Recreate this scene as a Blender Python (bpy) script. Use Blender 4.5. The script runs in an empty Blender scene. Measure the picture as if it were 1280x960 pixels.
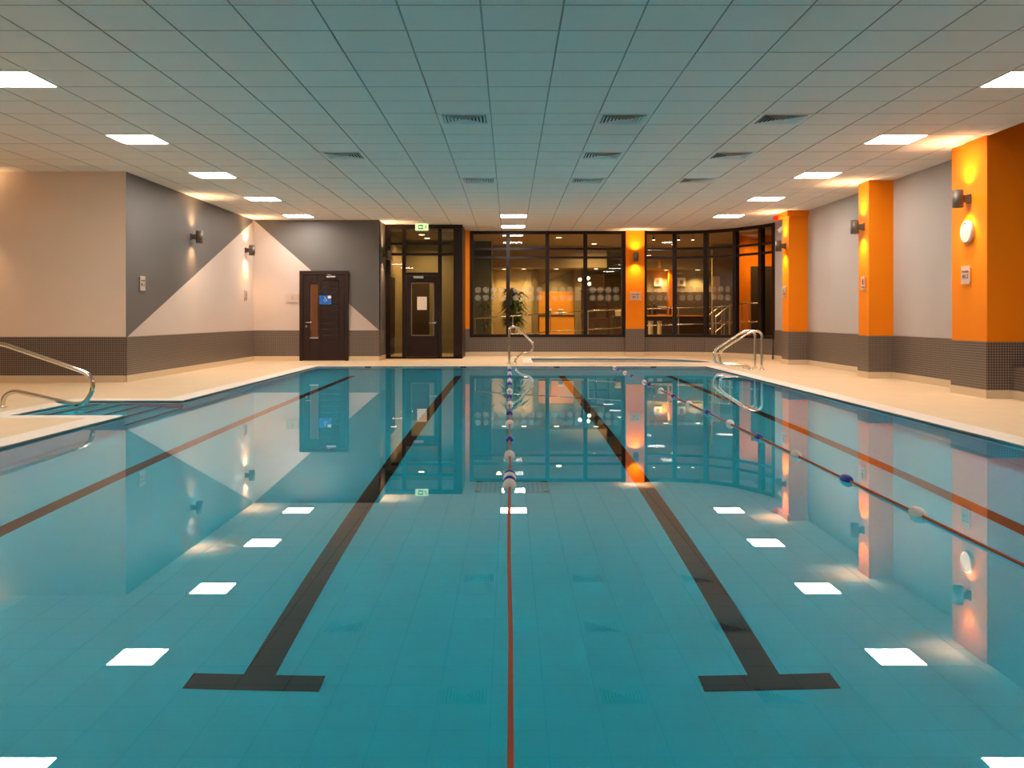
import bpy, bmesh, math, random
from mathutils import Vector, Matrix
from mathutils.geometry import tessellate_polygon
random.seed(7)
C = bpy.context.scene
COL = C.collection
PI = math.pi

# ------------------------------------------------------------------ camera, world, exposure
cam_d = bpy.data.cameras.new('camera')
cam = bpy.data.objects.new('camera', cam_d); COL.objects.link(cam)
cam.location = (0, 0, 1.01); cam.rotation_euler = (PI/2, 0, 0)
cam_d.sensor_width = 36.0; cam_d.lens = 36.0*1170/1280
cam_d.shift_x = 3/1280; cam_d.shift_y = -83.5/1280
cam_d.clip_start = 0.05; cam_d.clip_end = 200
C.camera = cam
w = bpy.data.worlds.new('world'); C.world = w; w.use_nodes = True
w.node_tree.nodes['Background'].inputs[0].default_value = (0.02, 0.022, 0.03, 1)
w.node_tree.nodes['Background'].inputs[1].default_value = 0.3
C.view_settings.view_transform = 'Standard'; C.view_settings.look = 'None'
C.view_settings.gamma = 1; C.view_settings.exposure = 0.10
cy = C.cycles
cy.max_bounces = 14; cy.diffuse_bounces = 6; cy.glossy_bounces = 6
cy.transmission_bounces = 8; cy.transparent_max_bounces = 12
cy.caustics_refractive = True; cy.caustics_reflective = True
cy.sample_clamp_indirect = 40.0; cy.blur_glossy = 0.3
PANEL = (49, 43.5, 39)          # light of a ceiling panel
SCONCE = (1.0, 0.60, 0.30); SCONCE_W = 62
WARM = (1.0, 0.66, 0.26)

# ------------------------------------------------------------------ materials
def mat(name, col, rough=0.6, metal=0.0, spec=0.5, noise=None, bump=None, emit=None):
    m = bpy.data.materials.new(name); m.use_nodes = True
    nt = m.node_tree; b = nt.nodes['Principled BSDF']
    b.inputs['Base Color'].default_value = (*col, 1); b.inputs['Roughness'].default_value = rough
    b.inputs['Metallic'].default_value = metal; b.inputs['Specular IOR Level'].default_value = spec
    if emit:
        b.inputs['Emission Color'].default_value = (*[c/max(emit) for c in emit], 1)
        b.inputs['Emission Strength'].default_value = max(emit)
    if noise or bump:
        tc = nt.nodes.new('ShaderNodeTexCoord')
        n = nt.nodes.new('ShaderNodeTexNoise'); n.inputs['Scale'].default_value = (noise or bump)[0]
        n.inputs['Detail'].default_value = 4
        nt.links.new(tc.outputs['Object'], n.inputs['Vector'])
        if noise:
            r = nt.nodes.new('ShaderNodeMixRGB'); r.blend_type = 'MULTIPLY'
            r.inputs[1].default_value = (*col, 1)
            cr = nt.nodes.new('ShaderNodeValToRGB')
            a = 1-noise[1]
            cr.color_ramp.elements[0].position = .3; cr.color_ramp.elements[1].position = .7
            cr.color_ramp.elements[0].color = (a, a, a, 1); cr.color_ramp.elements[1].color = (1, 1, 1, 1)
            nt.links.new(n.outputs['Fac'], cr.inputs[0]); nt.links.new(cr.outputs[0], r.inputs[2])
            r.inputs[0].default_value = 1; nt.links.new(r.outputs[0], b.inputs['Base Color'])
        if bump:
            bp = nt.nodes.new('ShaderNodeBump'); bp.inputs['Strength'].default_value = bump[1]
            bp.inputs['Distance'].default_value = .01
            nt.links.new(n.outputs['Fac'], bp.inputs['Height']); nt.links.new(bp.outputs[0], b.inputs['Normal'])
    return m

def tiled(name, c1, c2, grout, w_, h_, gap, rough=0.4, offset=0.0, bump=0.3):
    m = bpy.data.materials.new(name); m.use_nodes = True
    nt = m.node_tree; b = nt.nodes['Principled BSDF']
    uv = nt.nodes.new('ShaderNodeUVMap'); uv.uv_map = 'metres'
    br = nt.nodes.new('ShaderNodeTexBrick'); br.offset = offset; br.squash = 1
    br.inputs['Color1'].default_value = (*c1, 1); br.inputs['Color2'].default_value = (*c2, 1)
    br.inputs['Mortar'].default_value = (*grout, 1); br.inputs['Scale'].default_value = 1
    br.inputs['Mortar Size'].default_value = gap; br.inputs['Mortar Smooth'].default_value = 0.1
    br.inputs['Brick Width'].default_value = w_; br.inputs['Row Height'].default_value = h_
    nt.links.new(uv.outputs[0], br.inputs['Vector']); nt.links.new(br.outputs['Color'], b.inputs['Base Color'])
    b.inputs['Roughness'].default_value = rough
    bp = nt.nodes.new('ShaderNodeBump'); bp.invert = True
    bp.inputs['Strength'].default_value = bump; bp.inputs['Distance'].default_value = .004
    nt.links.new(br.outputs['Fac'], bp.inputs['Height']); nt.links.new(bp.outputs[0], b.inputs['Normal'])
    return m

def glassy(name, tint, base_refl=1.45, refract=False):
    m = bpy.data.materials.new(name); m.use_nodes = True
    nt = m.node_tree; nt.nodes.remove(nt.nodes['Principled BSDF'])
    out = nt.nodes['Material Output']
    f = nt.nodes.new('ShaderNodeFresnel'); f.inputs[0].default_value = base_refl
    g = nt.nodes.new('ShaderNodeBsdfGlossy'); g.inputs['Roughness'].default_value = 0.0
    g.inputs['Color'].default_value = (1, 1, 1, 1)
    if refract:
        t = nt.nodes.new('ShaderNodeBsdfRefraction'); t.inputs['IOR'].default_value = base_refl
        t.inputs['Roughness'].default_value = 0.0
    else:
        t = nt.nodes.new('ShaderNodeBsdfTransparent')
    t.inputs['Color'].default_value = (*tint, 1)
    mx = nt.nodes.new('ShaderNodeMixShader')
    nt.links.new(f.outputs[0], mx.inputs[0]); nt.links.new(t.outputs[0], mx.inputs[1])
    nt.links.new(g.outputs[0], mx.inputs[2]); nt.links.new(mx.outputs[0], out.inputs[0])
    return m

def emission(name, col):
    m = bpy.data.materials.new(name); m.use_nodes = True
    nt = m.node_tree; nt.nodes.remove(nt.nodes['Principled BSDF'])
    e = nt.nodes.new('ShaderNodeEmission'); k = max(col)
    e.inputs[0].default_value = (*[c/k for c in col], 1); e.inputs[1].default_value = k
    nt.links.new(e.outputs[0], nt.nodes['Material Output'].inputs[0])
    return m

def frosted(name, col, a):
    m = bpy.data.materials.new(name); m.use_nodes = True
    nt = m.node_tree; b = nt.nodes['Principled BSDF']
    b.inputs['Base Color'].default_value = (*col, 1); b.inputs['Alpha'].default_value = a
    b.inputs['Roughness'].default_value = .8
    return m

M = dict(
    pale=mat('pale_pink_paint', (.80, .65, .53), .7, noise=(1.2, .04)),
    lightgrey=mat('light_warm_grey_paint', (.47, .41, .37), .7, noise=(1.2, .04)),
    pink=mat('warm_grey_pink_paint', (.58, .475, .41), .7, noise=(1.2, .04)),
    grey=mat('mid_grey_paint', (.118, .106, .095), .55, noise=(1.5, .05)),
    orange=mat('orange_paint', (.84, .225, .003), .6, spec=.15),
    ceiling=mat('ceiling_tile_white', (.735, .705, .675), .9, bump=(180, .15)),
    ceiling_gap=mat('ceiling_gap_shade', (.38, .38, .37), .8),  # shade painted on tile sides and slab so the seams read dark
    deck=tiled('cream_deck_tile', (.74, .55, .335), (.71, .525, .315), (.60, .44, .265), .245, .245, .003, .55, 0.0, .15),
    coping=mat('pale_coping', (.84, .74, .64), .5, noise=(3, .05)),
    skirting=mat('cream_skirting', (.68, .53, .34), .5),
    mosaic=tiled('dark_brown_mosaic', (.050, .039, .034), (.066, .052, .045), (.26, .20, .155), .0325, .0325, .0042, .35),
    pooltile=tiled('aqua_pool_tile', (.018, .805, .985), (.017, .795, .977), (.016, .775, .955), .25, .125, .003, .5, 0.0, .1),
    bluemosaic=tiled('blue_mosaic', (.03, .20, .33), (.04, .24, .38), (.12, .36, .46), .0325, .0325, .004, .35),
    black=mat('black_pool_tile', (.012, .012, .012), .5),
    water=glassy('water', (.92, .98, 1), 1.333, True),
    glass=glassy('window_glass', (.92, .88, .80), 1.45),
    brown=mat('dark_brown_frame', (.017, .0075, .005), .42, spec=.3, noise=(6, .15)),
    wood=mat('dark_wood_door', (.024, .009, .0055), .45, spec=.3, noise=(9, .2)),
    amber=mat('amber_obscured_glass', (.13, .042, .008), .3),
    steel=mat('polished_steel', (.78, .72, .64), .16, 1.0),
    dull=mat('satin_steel', (.62, .58, .52), .35, 1.0),
    bronze=mat('bronze_grey_metal', (.11, .092, .075), .45, .3),
    white=mat('white_plastic', (.82, .80, .77), .4),
    cream=mat('cream_plastic', (.85, .76, .66), .4),
    acrylic=frosted('clear_sign_plate', (.72, .58, .48), .55),
    bead=mat('tan_bead', (.17, .125, .07), .5),
    clockface=mat('clock_face', (.50, .44, .38), .5), clockcase=mat('clock_case', (.62, .55, .49), .4),
    grate=mat('drain_grate_plastic', (.045, .60, .66), .5),
    ink=mat('dark_sign_ink', (.07, .045, .035), .6),
    blue=mat('blue_sign', (.004, .12, .48), .4),
    red=mat('red_plastic', (.65, .01, .008), .35),
    floatwhite=mat('white_float_plastic', (.86, .78, .70), .4),
    floatblue=mat('dark_blue_float_plastic', (.004, .03, .34), .35),
    rope=mat('red_orange_rope', (.55, .11, .045), .8, bump=(300, .4)),
    vent=mat('grey_vent_metal', (.66, .67, .66), .5),
    ventdark=mat('vent_shadow_box', (.06, .06, .06), .8),
    panel=emission('lit_ceiling_panel', PANEL),
    lens=emission('sconce_lens', (9, 5.2, 2.0)),
    exitglow=emission('exit_sign_glow', (1.15, 1.25, .55)),
    exitgreen=emission('exit_sign_green', (.01, .34, .06)),
    lobbylamp=emission('lobby_lamp', (14, 11, 6)),
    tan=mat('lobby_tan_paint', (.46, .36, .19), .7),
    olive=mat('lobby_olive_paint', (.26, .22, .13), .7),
    lobbyceil=mat('lobby_ceiling_paint', (.40, .33, .20), .8),
    lobbydark=mat('lobby_dark_brown', (.05, .030, .018), .6),
    lobbyfloor=mat('lobby_floor', (.20, .13, .07), .4),
    slate=mat('lobby_slate_grey', (.06, .065, .055), .6),
    leaf=mat('dark_green_leaf', (.040, .070, .018), .5),
    stem=mat('brown_stem', (.10, .06, .03), .7),
    pot=mat('dark_pot', (.05, .04, .03), .5),
    picture=mat('cream_print', (.62, .52, .33), .6),
    mahogany=mat('mahogany', (.055, .014, .008), .4),
    dot=frosted('frosted_film', (.55, .50, .40), .34),
    bottle=mat('dark_bottle', (.03, .02, .012), .2),
    orangelit=mat('lobby_orange_panel', (.85, .36, .02), .6),
)

# ------------------------------------------------------------------ mesh builder
class MB:
    def __init__(s): s.v = []; s.f = []; s.m = []; s.smooth = []
    def face(s, pts, m=0, sm=False):
        i = len(s.v); s.v += [tuple(p) for p in pts]; s.f.append(tuple(range(i, i+len(pts)))); s.m.append(m); s.smooth.append(sm)
    def add(s, vs, fs, m=0, sm=False):
        i = len(s.v); s.v += [tuple(p) for p in vs]
        for f in fs: s.f.append(tuple(k+i for k in f)); s.m.append(m); s.smooth.append(sm)
        return s
    def box(s, x0, x1, y0, y1, z0, z1, m=0):
        v = [(x, y, z) for z in (z0, z1) for y in (y0, y1) for x in (x0, x1)]
        s.add(v, [(0, 2, 3, 1), (4, 5, 7, 6), (0, 1, 5, 4), (2, 6, 7, 3), (0, 4, 6, 2), (1, 3, 7, 5)], m)
        return s
    def bbox(s, x0, x1, y0, y1, z0, z1, b=.004, m=0):
        # box whose edges are chamfered
        bm = bmesh.new(); bmesh.ops.create_cube(bm, size=1)
        for q in bm.verts:
            q.co = Vector(((x0+x1)/2+q.co.x*(x1-x0), (y0+y1)/2+q.co.y*(y1-y0), (z0+z1)/2+q.co.z*(z1-z0)))
        bmesh.ops.bevel(bm, geom=bm.edges[:], offset=b, segments=1, affect='EDGES')
        s.bm(bm, m); return s
    def bm(s, bm, m=0, sm=False):
        bm.verts.ensure_lookup_table(); bm.verts.index_update()
        s.add([q.co[:] for q in bm.verts], [[q.index for q in f.verts] for f in bm.faces], m, sm); bm.free()
    def seg(s, p0, p1, z0, z1, t, off=0, m=0, ext=0):
        # upright slab along the plan segment p0-p1; off moves it along the segment's left normal
        a = Vector(p0); b = Vector(p1); d = (b-a).normalized(); n = Vector((-d.y, d.x))
        a = a-d*ext; b = b+d*ext
        q = [a+n*(off-t/2), b+n*(off-t/2), b+n*(off+t/2), a+n*(off+t/2)]
        v = [(p.x, p.y, z0) for p in q]+[(p.x, p.y, z1) for p in q]
        s.add(v, [(0, 3, 2, 1), (4, 5, 6, 7), (0, 1, 5, 4), (1, 2, 6, 5), (2, 3, 7, 6), (3, 0, 4, 7)], m); return s
    def lathe(s, prof, n=24, m=0, sm=True, axis='z', c=(0, 0, 0), caps=True):
        vs = []; fs = []
        for r, h in prof:
            for k in range(n):
                a = 2*PI*k/n; p = (r*math.cos(a), r*math.sin(a), h)
                if axis == 'y': p = (p[0], p[2], p[1])
                if axis == 'x': p = (p[2], p[0], p[1])
                vs.append((p[0]+c[0], p[1]+c[1], p[2]+c[2]))
        for j in range(len(prof)-1):
            for k in range(n):
                a, b = j*n+k, j*n+(k+1) % n; f = (a, b, b+n, a+n)
                fs.append(f if axis != 'y' else f[::-1])
        s.add(vs, fs, m, sm)
        if caps:
            for j, rev in ((0, True), (len(prof)-1, False)):
                if prof[j][0] > 1e-6:
                    f = [vs[j*n+k] for k in range(n)]
                    if axis == 'y': rev = not rev
                    s.face(f[::-1] if rev else f, m)
        return s
    def tube(s, pts, r, n=12, m=0):
        pts = [Vector(p) for p in pts]; vs = []; fs = []
        up = None
        for i, p in enumerate(pts):
            t = (pts[min(i+1, len(pts)-1)]-pts[max(i-1, 0)]).normalized()
            if up is None:
                up = t.orthogonal().normalized()
            up = (up-t*up.dot(t)).normalized(); w_ = t.cross(up)
            for k in range(n):
                a = 2*PI*k/n; vs.append(p+up*(r*math.cos(a))+w_*(r*math.sin(a)))
        for i in range(len(pts)-1):
            for k in range(n):
                a, b = i*n+k, i*n+(k+1) % n; fs.append((a, b, b+n, a+n))
        s.add(vs, fs, m, True)
        s.face(vs[:n][::-1], m); s.face(vs[-n:], m); return s
    def poly(s, outer, holes, z, m=0):
        loops = [[Vector((x, y, z)) for x, y in l] for l in [outer]+holes]
        allp = [p for l in loops for p in l]
        for t in tessellate_polygon(loops):
            a, b, c = (allp[k] for k in t)
            if (b-a).cross(c-a).z < 0: b, c = c, b
            s.face((a, b, c), m)
        return s
    def build(s, name, mats, parent=None, loc=None, world=False):
        me = bpy.data.meshes.new(name)
        off = Vector((0, 0, 0))
        if world and parent is not None:
            o = parent
            while o is not None: off += o.location; o = o.parent
        me.from_pydata([Vector(p)-off for p in s.v], [], s.f)
        mats = mats if isinstance(mats, (list, tuple)) else [mats]
        for k in mats: me.materials.append(M[k])
        me.polygons.foreach_set('material_index', s.m); me.polygons.foreach_set('use_smooth', s.smooth)
        uvl = me.uv_layers.new(name='metres')
        Z = Vector((0, 0, 1))
        for p in me.polygons:
            n = p.normal
            if abs(n.z) < .75:
                t = Z.cross(n).normalized()
                for li in p.loop_indices:
                    q = me.vertices[me.loops[li].vertex_index].co+off
                    uvl.data[li].uv = (q.dot(t)+500, q.z+500)
            else:
                for li in p.loop_indices:
                    q = me.vertices[me.loops[li].vertex_index].co+off
                    uvl.data[li].uv = (q.x+500, q.y+500)
        me.update()
        o = bpy.data.objects.new(name, me); COL.objects.link(o)
        if parent is not None: o.parent = parent
        if loc is not None: o.location = loc
        return o

def tag(o, label=None, cat=None, group=None, kind=None):
    for k, v in (('label', label), ('category', cat), ('group', group), ('kind', kind)):
        if v: o[k] = v
    return o
def empty(name, loc, rz=0, label=None, cat=None, group=None, kind=None):
    o = bpy.data.objects.new(name, None); COL.objects.link(o); o.empty_display_size = .1
    o.location = loc; o.rotation_euler = (0, 0, rz); return tag(o, label, cat, group, kind)
def kids(o): return [c for c in bpy.data.objects if c.parent is o]
def dup(o, loc, rz, label, parent=None):
    ks = [(c, kids(c)) for c in kids(o)]
    r = o.copy(); COL.objects.link(r); r.location = loc; r.rotation_euler = (0, 0, rz); r['label'] = label
    for c, gs in ks:
        d = c.copy(); COL.objects.link(d); d.parent = r
        for g in gs:
            e = g.copy(); COL.objects.link(e); e.parent = d
    return r
def structure(name, mb, mats, parent=None, world=True):
    o = mb.build(name, mats, parent, world=world)
    if parent is None: o['kind'] = 'structure'
    return o
def fillet(pts, r, n=6):
    pts = [Vector(p) for p in pts]; out = [pts[0]]
    for i in range(1, len(pts)-1):
        a, b, c = pts[i-1], pts[i], pts[i+1]
        u = (a-b); v = (c-b); k = min(r, u.length*.49, v.length*.49)
        p, q = b+u.normalized()*k, b+v.normalized()*k
        for j in range(n+1):
            t = j/n; out.append(p*(1-t)**2+b*2*t*(1-t)+q*t*t)
    out.append(pts[-1]); return out
def text_mesh(name, body, size, m, parent, loc, rot, bold=0.0):
    cu = bpy.data.curves.new(name, 'FONT'); cu.body = body; cu.size = size; cu.align_x = 'CENTER'; cu.align_y = 'CENTER'
    cu.offset = bold; cu.extrude = .001; cu.resolution_u = 3
    t = bpy.data.objects.new(name+'_tmp', cu); COL.objects.link(t)
    dg = bpy.context.evaluated_depsgraph_get()
    me = bpy.data.meshes.new_from_object(t.evaluated_get(dg)); me.name = name
    COL.objects.unlink(t); bpy.data.objects.remove(t); bpy.data.curves.remove(cu)
    me.materials.clear(); me.materials.append(M[m])
    o = bpy.data.objects.new(name, me); COL.objects.link(o); o.parent = parent; o.location = loc; o.rotation_euler = rot
    return o
def lamp(name, kind, loc, col, watts, parent=None, rot=(0, 0, 0), size=.05, cone=None, blend=1.0):
    d = bpy.data.lights.new(name, kind); d.color = col; d.energy = watts
    if kind == 'SPOT': d.spot_size = cone; d.spot_blend = blend; d.shadow_soft_size = size
    elif kind == 'AREA': d.size = size
    else: d.shadow_soft_size = size
    o = bpy.data.objects.new(name, d); COL.objects.link(o); o.location = loc; o.rotation_euler = rot
    if parent: o.parent = parent
    return o

# ------------------------------------------------------------------ dimensions (deck at z = 0)
CEIL = 3.267; WATER = -.017; POOLZ = -.926
PL, PR, PN, PF = -3.95, 4.03, -3.0, 19.22        # pool edges
RX, RY0, RY1 = -5.13, 9.60, 11.33                 # entry step recess on the left
DADO, SK = .705, .105
WL, WB = -5.95, 21.74                             # left wall, back wall beside the door
WR, PX = 6.33, 5.927                              # right wall and the pillars' pool faces
GY = 24.56                                        # glazing line
ARC = [(3.51, 24.56), (4.33, 24.56), (5.11, 24.33), (5.74, 23.74), (6.17, 22.92), (6.40, 22.32)]

# spa outline (curved back right)
SPA = [(.52, 20.85), (4.55, 20.85)]
for k in range(1, 13):
    a = k/12*PI/2
    SPA.append((2.9+1.65*math.cos(a), 20.85+2.25*math.sin(a)))
SPA += [(.52, 23.1)]
POOL = [(PL, PN), (PR, PN), (PR, PF), (PL, PF), (PL, RY1), (RX, RY1), (RX, RY0), (PL, RY0)]

# ------------------------------------------------------------------ floor, coping, pool
OUTER = [(-9.6, -4.1), (9.1, -4.1), (9.1, 26), (-9.6, 26)]
floor = structure('floor', MB().poly(OUTER, [POOL, SPA], 0.0), 'deck')
def ring(loop, wd, z, m, name, top=True):
    # raised band outside a counter-clockwise loop
    n = len(loop); out = []
    for i in range(n):
        a, b, c = Vector(loop[i-1]), Vector(loop[i]), Vector(loop[(i+1) % n])
        d1 = (b-a).normalized(); d2 = (c-b).normalized()
        n1 = Vector((d1.y, -d1.x)); n2 = Vector((d2.y, -d2.x))
        k = (n1+n2)/(1+n1.dot(n2)); out.append(b+k*wd)
    mb = MB()
    for i in range(n):
        j = (i+1) % n; a, b = loop[i], loop[j]; c, d = out[j], out[i]
        mb.face([(*a, z), (d.x, d.y, z), (c.x, c.y, z), (*b, z)])
        mb.face([(*a, z), (*b, z), (*b, -.014), (*a, -.014)])
        mb.face([(d.x, d.y, z), (d.x, d.y, -.01), (c.x, c.y, -.01), (c.x, c.y, z)])
    return structure(name, mb, m)
ring(POOL, .27, .004, 'coping', 'trim_1')
ring(SPA, .22, .004, 'coping', 'trim_2')

basin = MB()
def wallq(mb, a, b, z0, z1, m=0): mb.face([(*a, z0), (*b, z0), (*b, z1), (*a, z1)][::-1], m)
RECT = [(PL, PN), (PR, PN), (PR, PF), (PL, PF)]
basin.face([(x, y, POOLZ) for x, y in RECT])
for a, b in (((PL, PN), (PR, PN)), ((PR, PN), (PR, PF)), ((PR, PF), (PL, PF)), ((PL, PF), (PL, RY1)), ((PL, RY0), (PL, PN))):
    wallq(basin, a, b, POOLZ, -.13); wallq(basin, a, b, -.135, -.005, 1)
# entry steps in the recess
NS = 5; sw = (PL-RX)/NS; sh = .16
for k in range(NS):
    x0 = RX+k*sw; z = -.10-k*sh
    basin.face([(x0, RY0, z), (x0+sw, RY0, z), (x0+sw, RY1, z), (x0, RY1, z)])
    basin.face([(x0+sw, RY0, z), (x0+sw, RY0, z-sh if k < NS-1 else POOLZ), (x0+sw, RY1, z-sh if k < NS-1 else POOLZ), (x0+sw, RY1, z)])
    wallq(basin, (x0, RY0), (x0+sw, RY0), z, -.005, 1); wallq(basin, (x0+sw, RY1), (x0, RY1), z, -.005, 1)
wallq(basin, (RX, RY1), (RX, RY0), -.10, -.005, 1)
pool = structure('pool_basin', basin, ['pooltile', 'bluemosaic'])
for k in range(NS):
    x1 = RX+(k+1)*sw; z = -.10-k*sh
    structure('step_nosing', MB().box(x1-.035, x1+.004, RY0+.01, RY1-.01, z-.02, z+.004), 'black', pool)
for x in (-.95, .965):
    mb = MB().box(x-.06, x+.06, 3.44, 17.4, POOLZ-.01, POOLZ+.004).box(x-.25, x+.25, 3.435, 3.555, POOLZ-.01, POOLZ+.005)
    structure('lane_line', mb, 'black', pool)
for x in (-2.91, 2.95):
    structure('lane_line', MB().box(x-.06, x+.06, 3.44, 17.4, POOLZ-.01, POOLZ+.004).box(x-.25, x+.25, 3.435, 3.555, POOLZ-.01, POOLZ+.005), 'black', pool)
for x in (-2.91, -.95, .965, 2.95):
    structure('wall_target', MB().box(x-.06, x+.06, PF-.012, PF+.01, -.07, -.002), 'black', pool)
structure('pool_water', MB().poly(POOL, [], WATER), 'water')
spa = MB()
spa.poly(SPA, [], -.8)
for i in range(len(SPA)): wallq(spa, SPA[i], SPA[(i+1) % len(SPA)], -.8, -.02)
structure('spa_basin', spa, 'bluemosaic')
structure('spa_water', MB().poly(SPA, [], -.03), 'water')
# floor drain grating
dr = empty('drain_grate', (.015, 6.66, POOLZ), label='slatted rectangular drain grate set in the pool floor behind the nearest floats', cat='drain grate')
mb = MB().box(-.26, .26, -.20, -.18, 0, .012).box(-.26, .26, .18, .20, 0, .012).box(-.26, -.235, -.18, .18, 0, .012).box(.235, .26, -.18, .18, 0, .012)
mb.build('frame', 'grate', dr)
for k in range(14):
    x = -.218+k*.0335
    MB().box(x-.009, x+.009, -.18, .18, 0, .010).build('slat', 'grate', dr)
for sx in (-.24, .24):
    for sy in (-.17, .17): MB().box(sx-.02, sx+.02, sy-.012, sy+.012, .012, .018).build('clip', 'black', dr)

# ------------------------------------------------------------------ walls
def wall(name, p0, p1, top, paint, thick=.2, dado=True, polys=None, skirt=True, paints=None):
    """wall seen from the left of p0->p1 (thickness goes to the right)"""
    mb = MB().seg(p0, p1, -.05, top, thick, -thick/2)
    mats = [paint]
    if polys:
        a = Vector(p0); d = (Vector(p1)-a).normalized(); n = Vector((-d.y, d.x))
        mats = [paint]+paints
        for k, pl in polys:
            pts = [(a.x+d.x*u+n.x*.003, a.y+d.y*u+n.y*.003, z) for u, z in pl]
            mb.face(pts, k)
    o = structure(name, mb, mats)
    if dado: structure('mosaic_dado', MB().seg(p0, p1, SK-.01, DADO, .03, -.003), 'mosaic', o)
    if skirt: structure('skirting', MB().seg(p0, p1, -.02, SK, .036, -.001), 'skirting', o)
    return o
# left: the face towards the pool end, then the side wall, then the back wall with the door
L = WB-14.51
wall('wall_left_front', (WL-.001, 14.51), (-9.6, 14.51), CEIL+.1, 'pale', thick=.15)
wall('wall_left', (WL, WB), (WL, 14.515), CEIL+.1, 'pink',
     polys=[(1, [(L, DADO-.02), (L, CEIL+.05), (-.0, CEIL+.05), (.12, 3.20)])], paints=['grey'])
W = -3.03-WL
wall('wall_back', (-3.03, WB), (WL, WB), CEIL+.1, 'pink', thick=.2,
     polys=[(1, [(0, DADO), (0, CEIL+.05), (W, CEIL+.05), (W-.03, 3.25)])], paints=['grey'])
wall('wall_back_return', (-3.03, 22.85), (-3.03, WB+.01), CEIL+.1, 'grey', thick=.17)
# far left and behind the camera
wall('wall_left_far', (-9.6, 14.51), (-9.6, -4.1), CEIL+.1, 'pink')
wall('wall_front', (-9.6, -4.0), (9.1, -4.0), 4.3, 'pink')
# right
wall('wall_right', (WR, 11.9), (WR, 22.45), CEIL+.1, 'lightgrey')
wall('wall_right_front', (9.0, 11.62), (WR+.2, 11.62), 4.3, 'orange')
wall('wall_right_far', (9.0, -4.0), (9.0, 11.7), 4.3, 'orange')
def pillar(x0, x1, y0, y1, top=CEIL+.05):
    p = structure('pillar', MB().box(x0, x1, y0, y1, -.05, top), 'orange')
    structure('mosaic_dado', MB().box(x0-.012, x1, y0-.012, y1+.012, SK-.01, DADO), 'mosaic', p)
    structure('skirting', MB().box(x0-.017, x1, y0-.017, y1+.017, -.02, SK), 'skirting', p)
    return p
pillar(PX, WR+.25, 11.62, 12.54, 4.3); pillar(PX, WR+.05, 15.44, 15.90); pillar(PX, WR+.05, 19.87, 20.34)
structure('trim_3', MB().box(PX-.05, WR+.1, 19.80, 20.62, 3.15, CEIL+.02), 'orange')
# tall side of the near right end and the tiled ledge
structure('wall_right_upper', MB().box(5.70, 5.80, -4.0, 11.7, CEIL+.09, 4.3), 'orange')
structure('trim_10', MB().box(5.792, 5.95, -4.0, 11.615, CEIL, CEIL+.03), 'ceiling')
bench = structure('trim_4', MB().box(6.22, 9.0, 4.0, 11.60, SK, .385), 'mosaic')
structure('skirting', MB().box(6.21, 9.0, 4.0, 11.60, -.02, SK), 'skirting', bench)

# ------------------------------------------------------------------ ceiling
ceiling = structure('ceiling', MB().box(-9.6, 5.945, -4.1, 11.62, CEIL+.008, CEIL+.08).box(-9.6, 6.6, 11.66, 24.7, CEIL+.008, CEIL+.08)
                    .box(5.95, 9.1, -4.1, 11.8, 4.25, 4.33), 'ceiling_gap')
GX0, GY0 = -.21, .17
LIGHTS = [(-4.71, 8.87+3*k) for k in range(-2, 5)]+[(4.89, 8.87+3*k) for k in range(-2, 5)]+[(.09, 20.87), (.09, 23.27)]
VENTS = [(-.51, 10.67), (1.29, 10.67), (3.09, 10.67), (-2.31, 13.07), (1.29, 13.07), (3.09, 13.07), (-.51, 15.47), (1.29, 15.47), (3.09, 15.47)]
taken = {(round((x-GX0-.3)/.6), round((y-GY0-.3)/.6)) for x, y in LIGHTS+VENTS}
def tile_ok(cx, cy_):
    if cx < -9.5 or cy_ > 24.6 or cy_ < -4: return False
    if cx < WL-.3 and cy_ > 14.6: return False
    if cx > 5.7 and cy_ < 11.95: return False
    if cx > 6.2 : return False
    if cy_ > WB+.2 and cx < -3.0: return False
    return True
cells = []
for i in range(-17, 12):
    for j in range(-8, 42):
        cx, cy_ = GX0+.3+.6*i, GY0+.3+.6*j
        if (i, j) in taken or not tile_ok(cx, cy_): continue
        seen = cy_ > 6.4 and -.57*cy_-.3 < cx < .57*cy_+.3
        cells.append((not seen, cy_, abs(cx), cx))
cells.sort()
tm = MB()
h = .2955
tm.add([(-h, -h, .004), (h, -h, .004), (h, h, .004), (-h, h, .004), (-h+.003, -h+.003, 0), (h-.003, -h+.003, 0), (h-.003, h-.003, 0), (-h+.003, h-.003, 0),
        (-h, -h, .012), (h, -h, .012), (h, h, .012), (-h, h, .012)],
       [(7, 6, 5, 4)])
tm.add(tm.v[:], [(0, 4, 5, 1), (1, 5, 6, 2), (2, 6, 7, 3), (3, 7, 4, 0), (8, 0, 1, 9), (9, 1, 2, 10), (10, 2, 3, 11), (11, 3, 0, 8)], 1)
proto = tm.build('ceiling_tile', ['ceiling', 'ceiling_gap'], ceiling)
rest = MB()
for n, (_, cy_, _, cx) in enumerate(cells):
    dz = random.uniform(-.0008, .0008)
    if n < 299:
        o = proto if n == 0 else proto.copy()
        if n: COL.objects.link(o)
        o.location = (cx, cy_, CEIL+dz)
    else:
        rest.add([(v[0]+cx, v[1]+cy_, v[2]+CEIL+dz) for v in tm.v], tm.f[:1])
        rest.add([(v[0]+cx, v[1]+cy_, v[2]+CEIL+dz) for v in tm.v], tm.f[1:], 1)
r = rest.build('far_ceiling_tiles', ['ceiling', 'ceiling_gap'], ceiling); r['kind'] = 'stuff'

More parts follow.
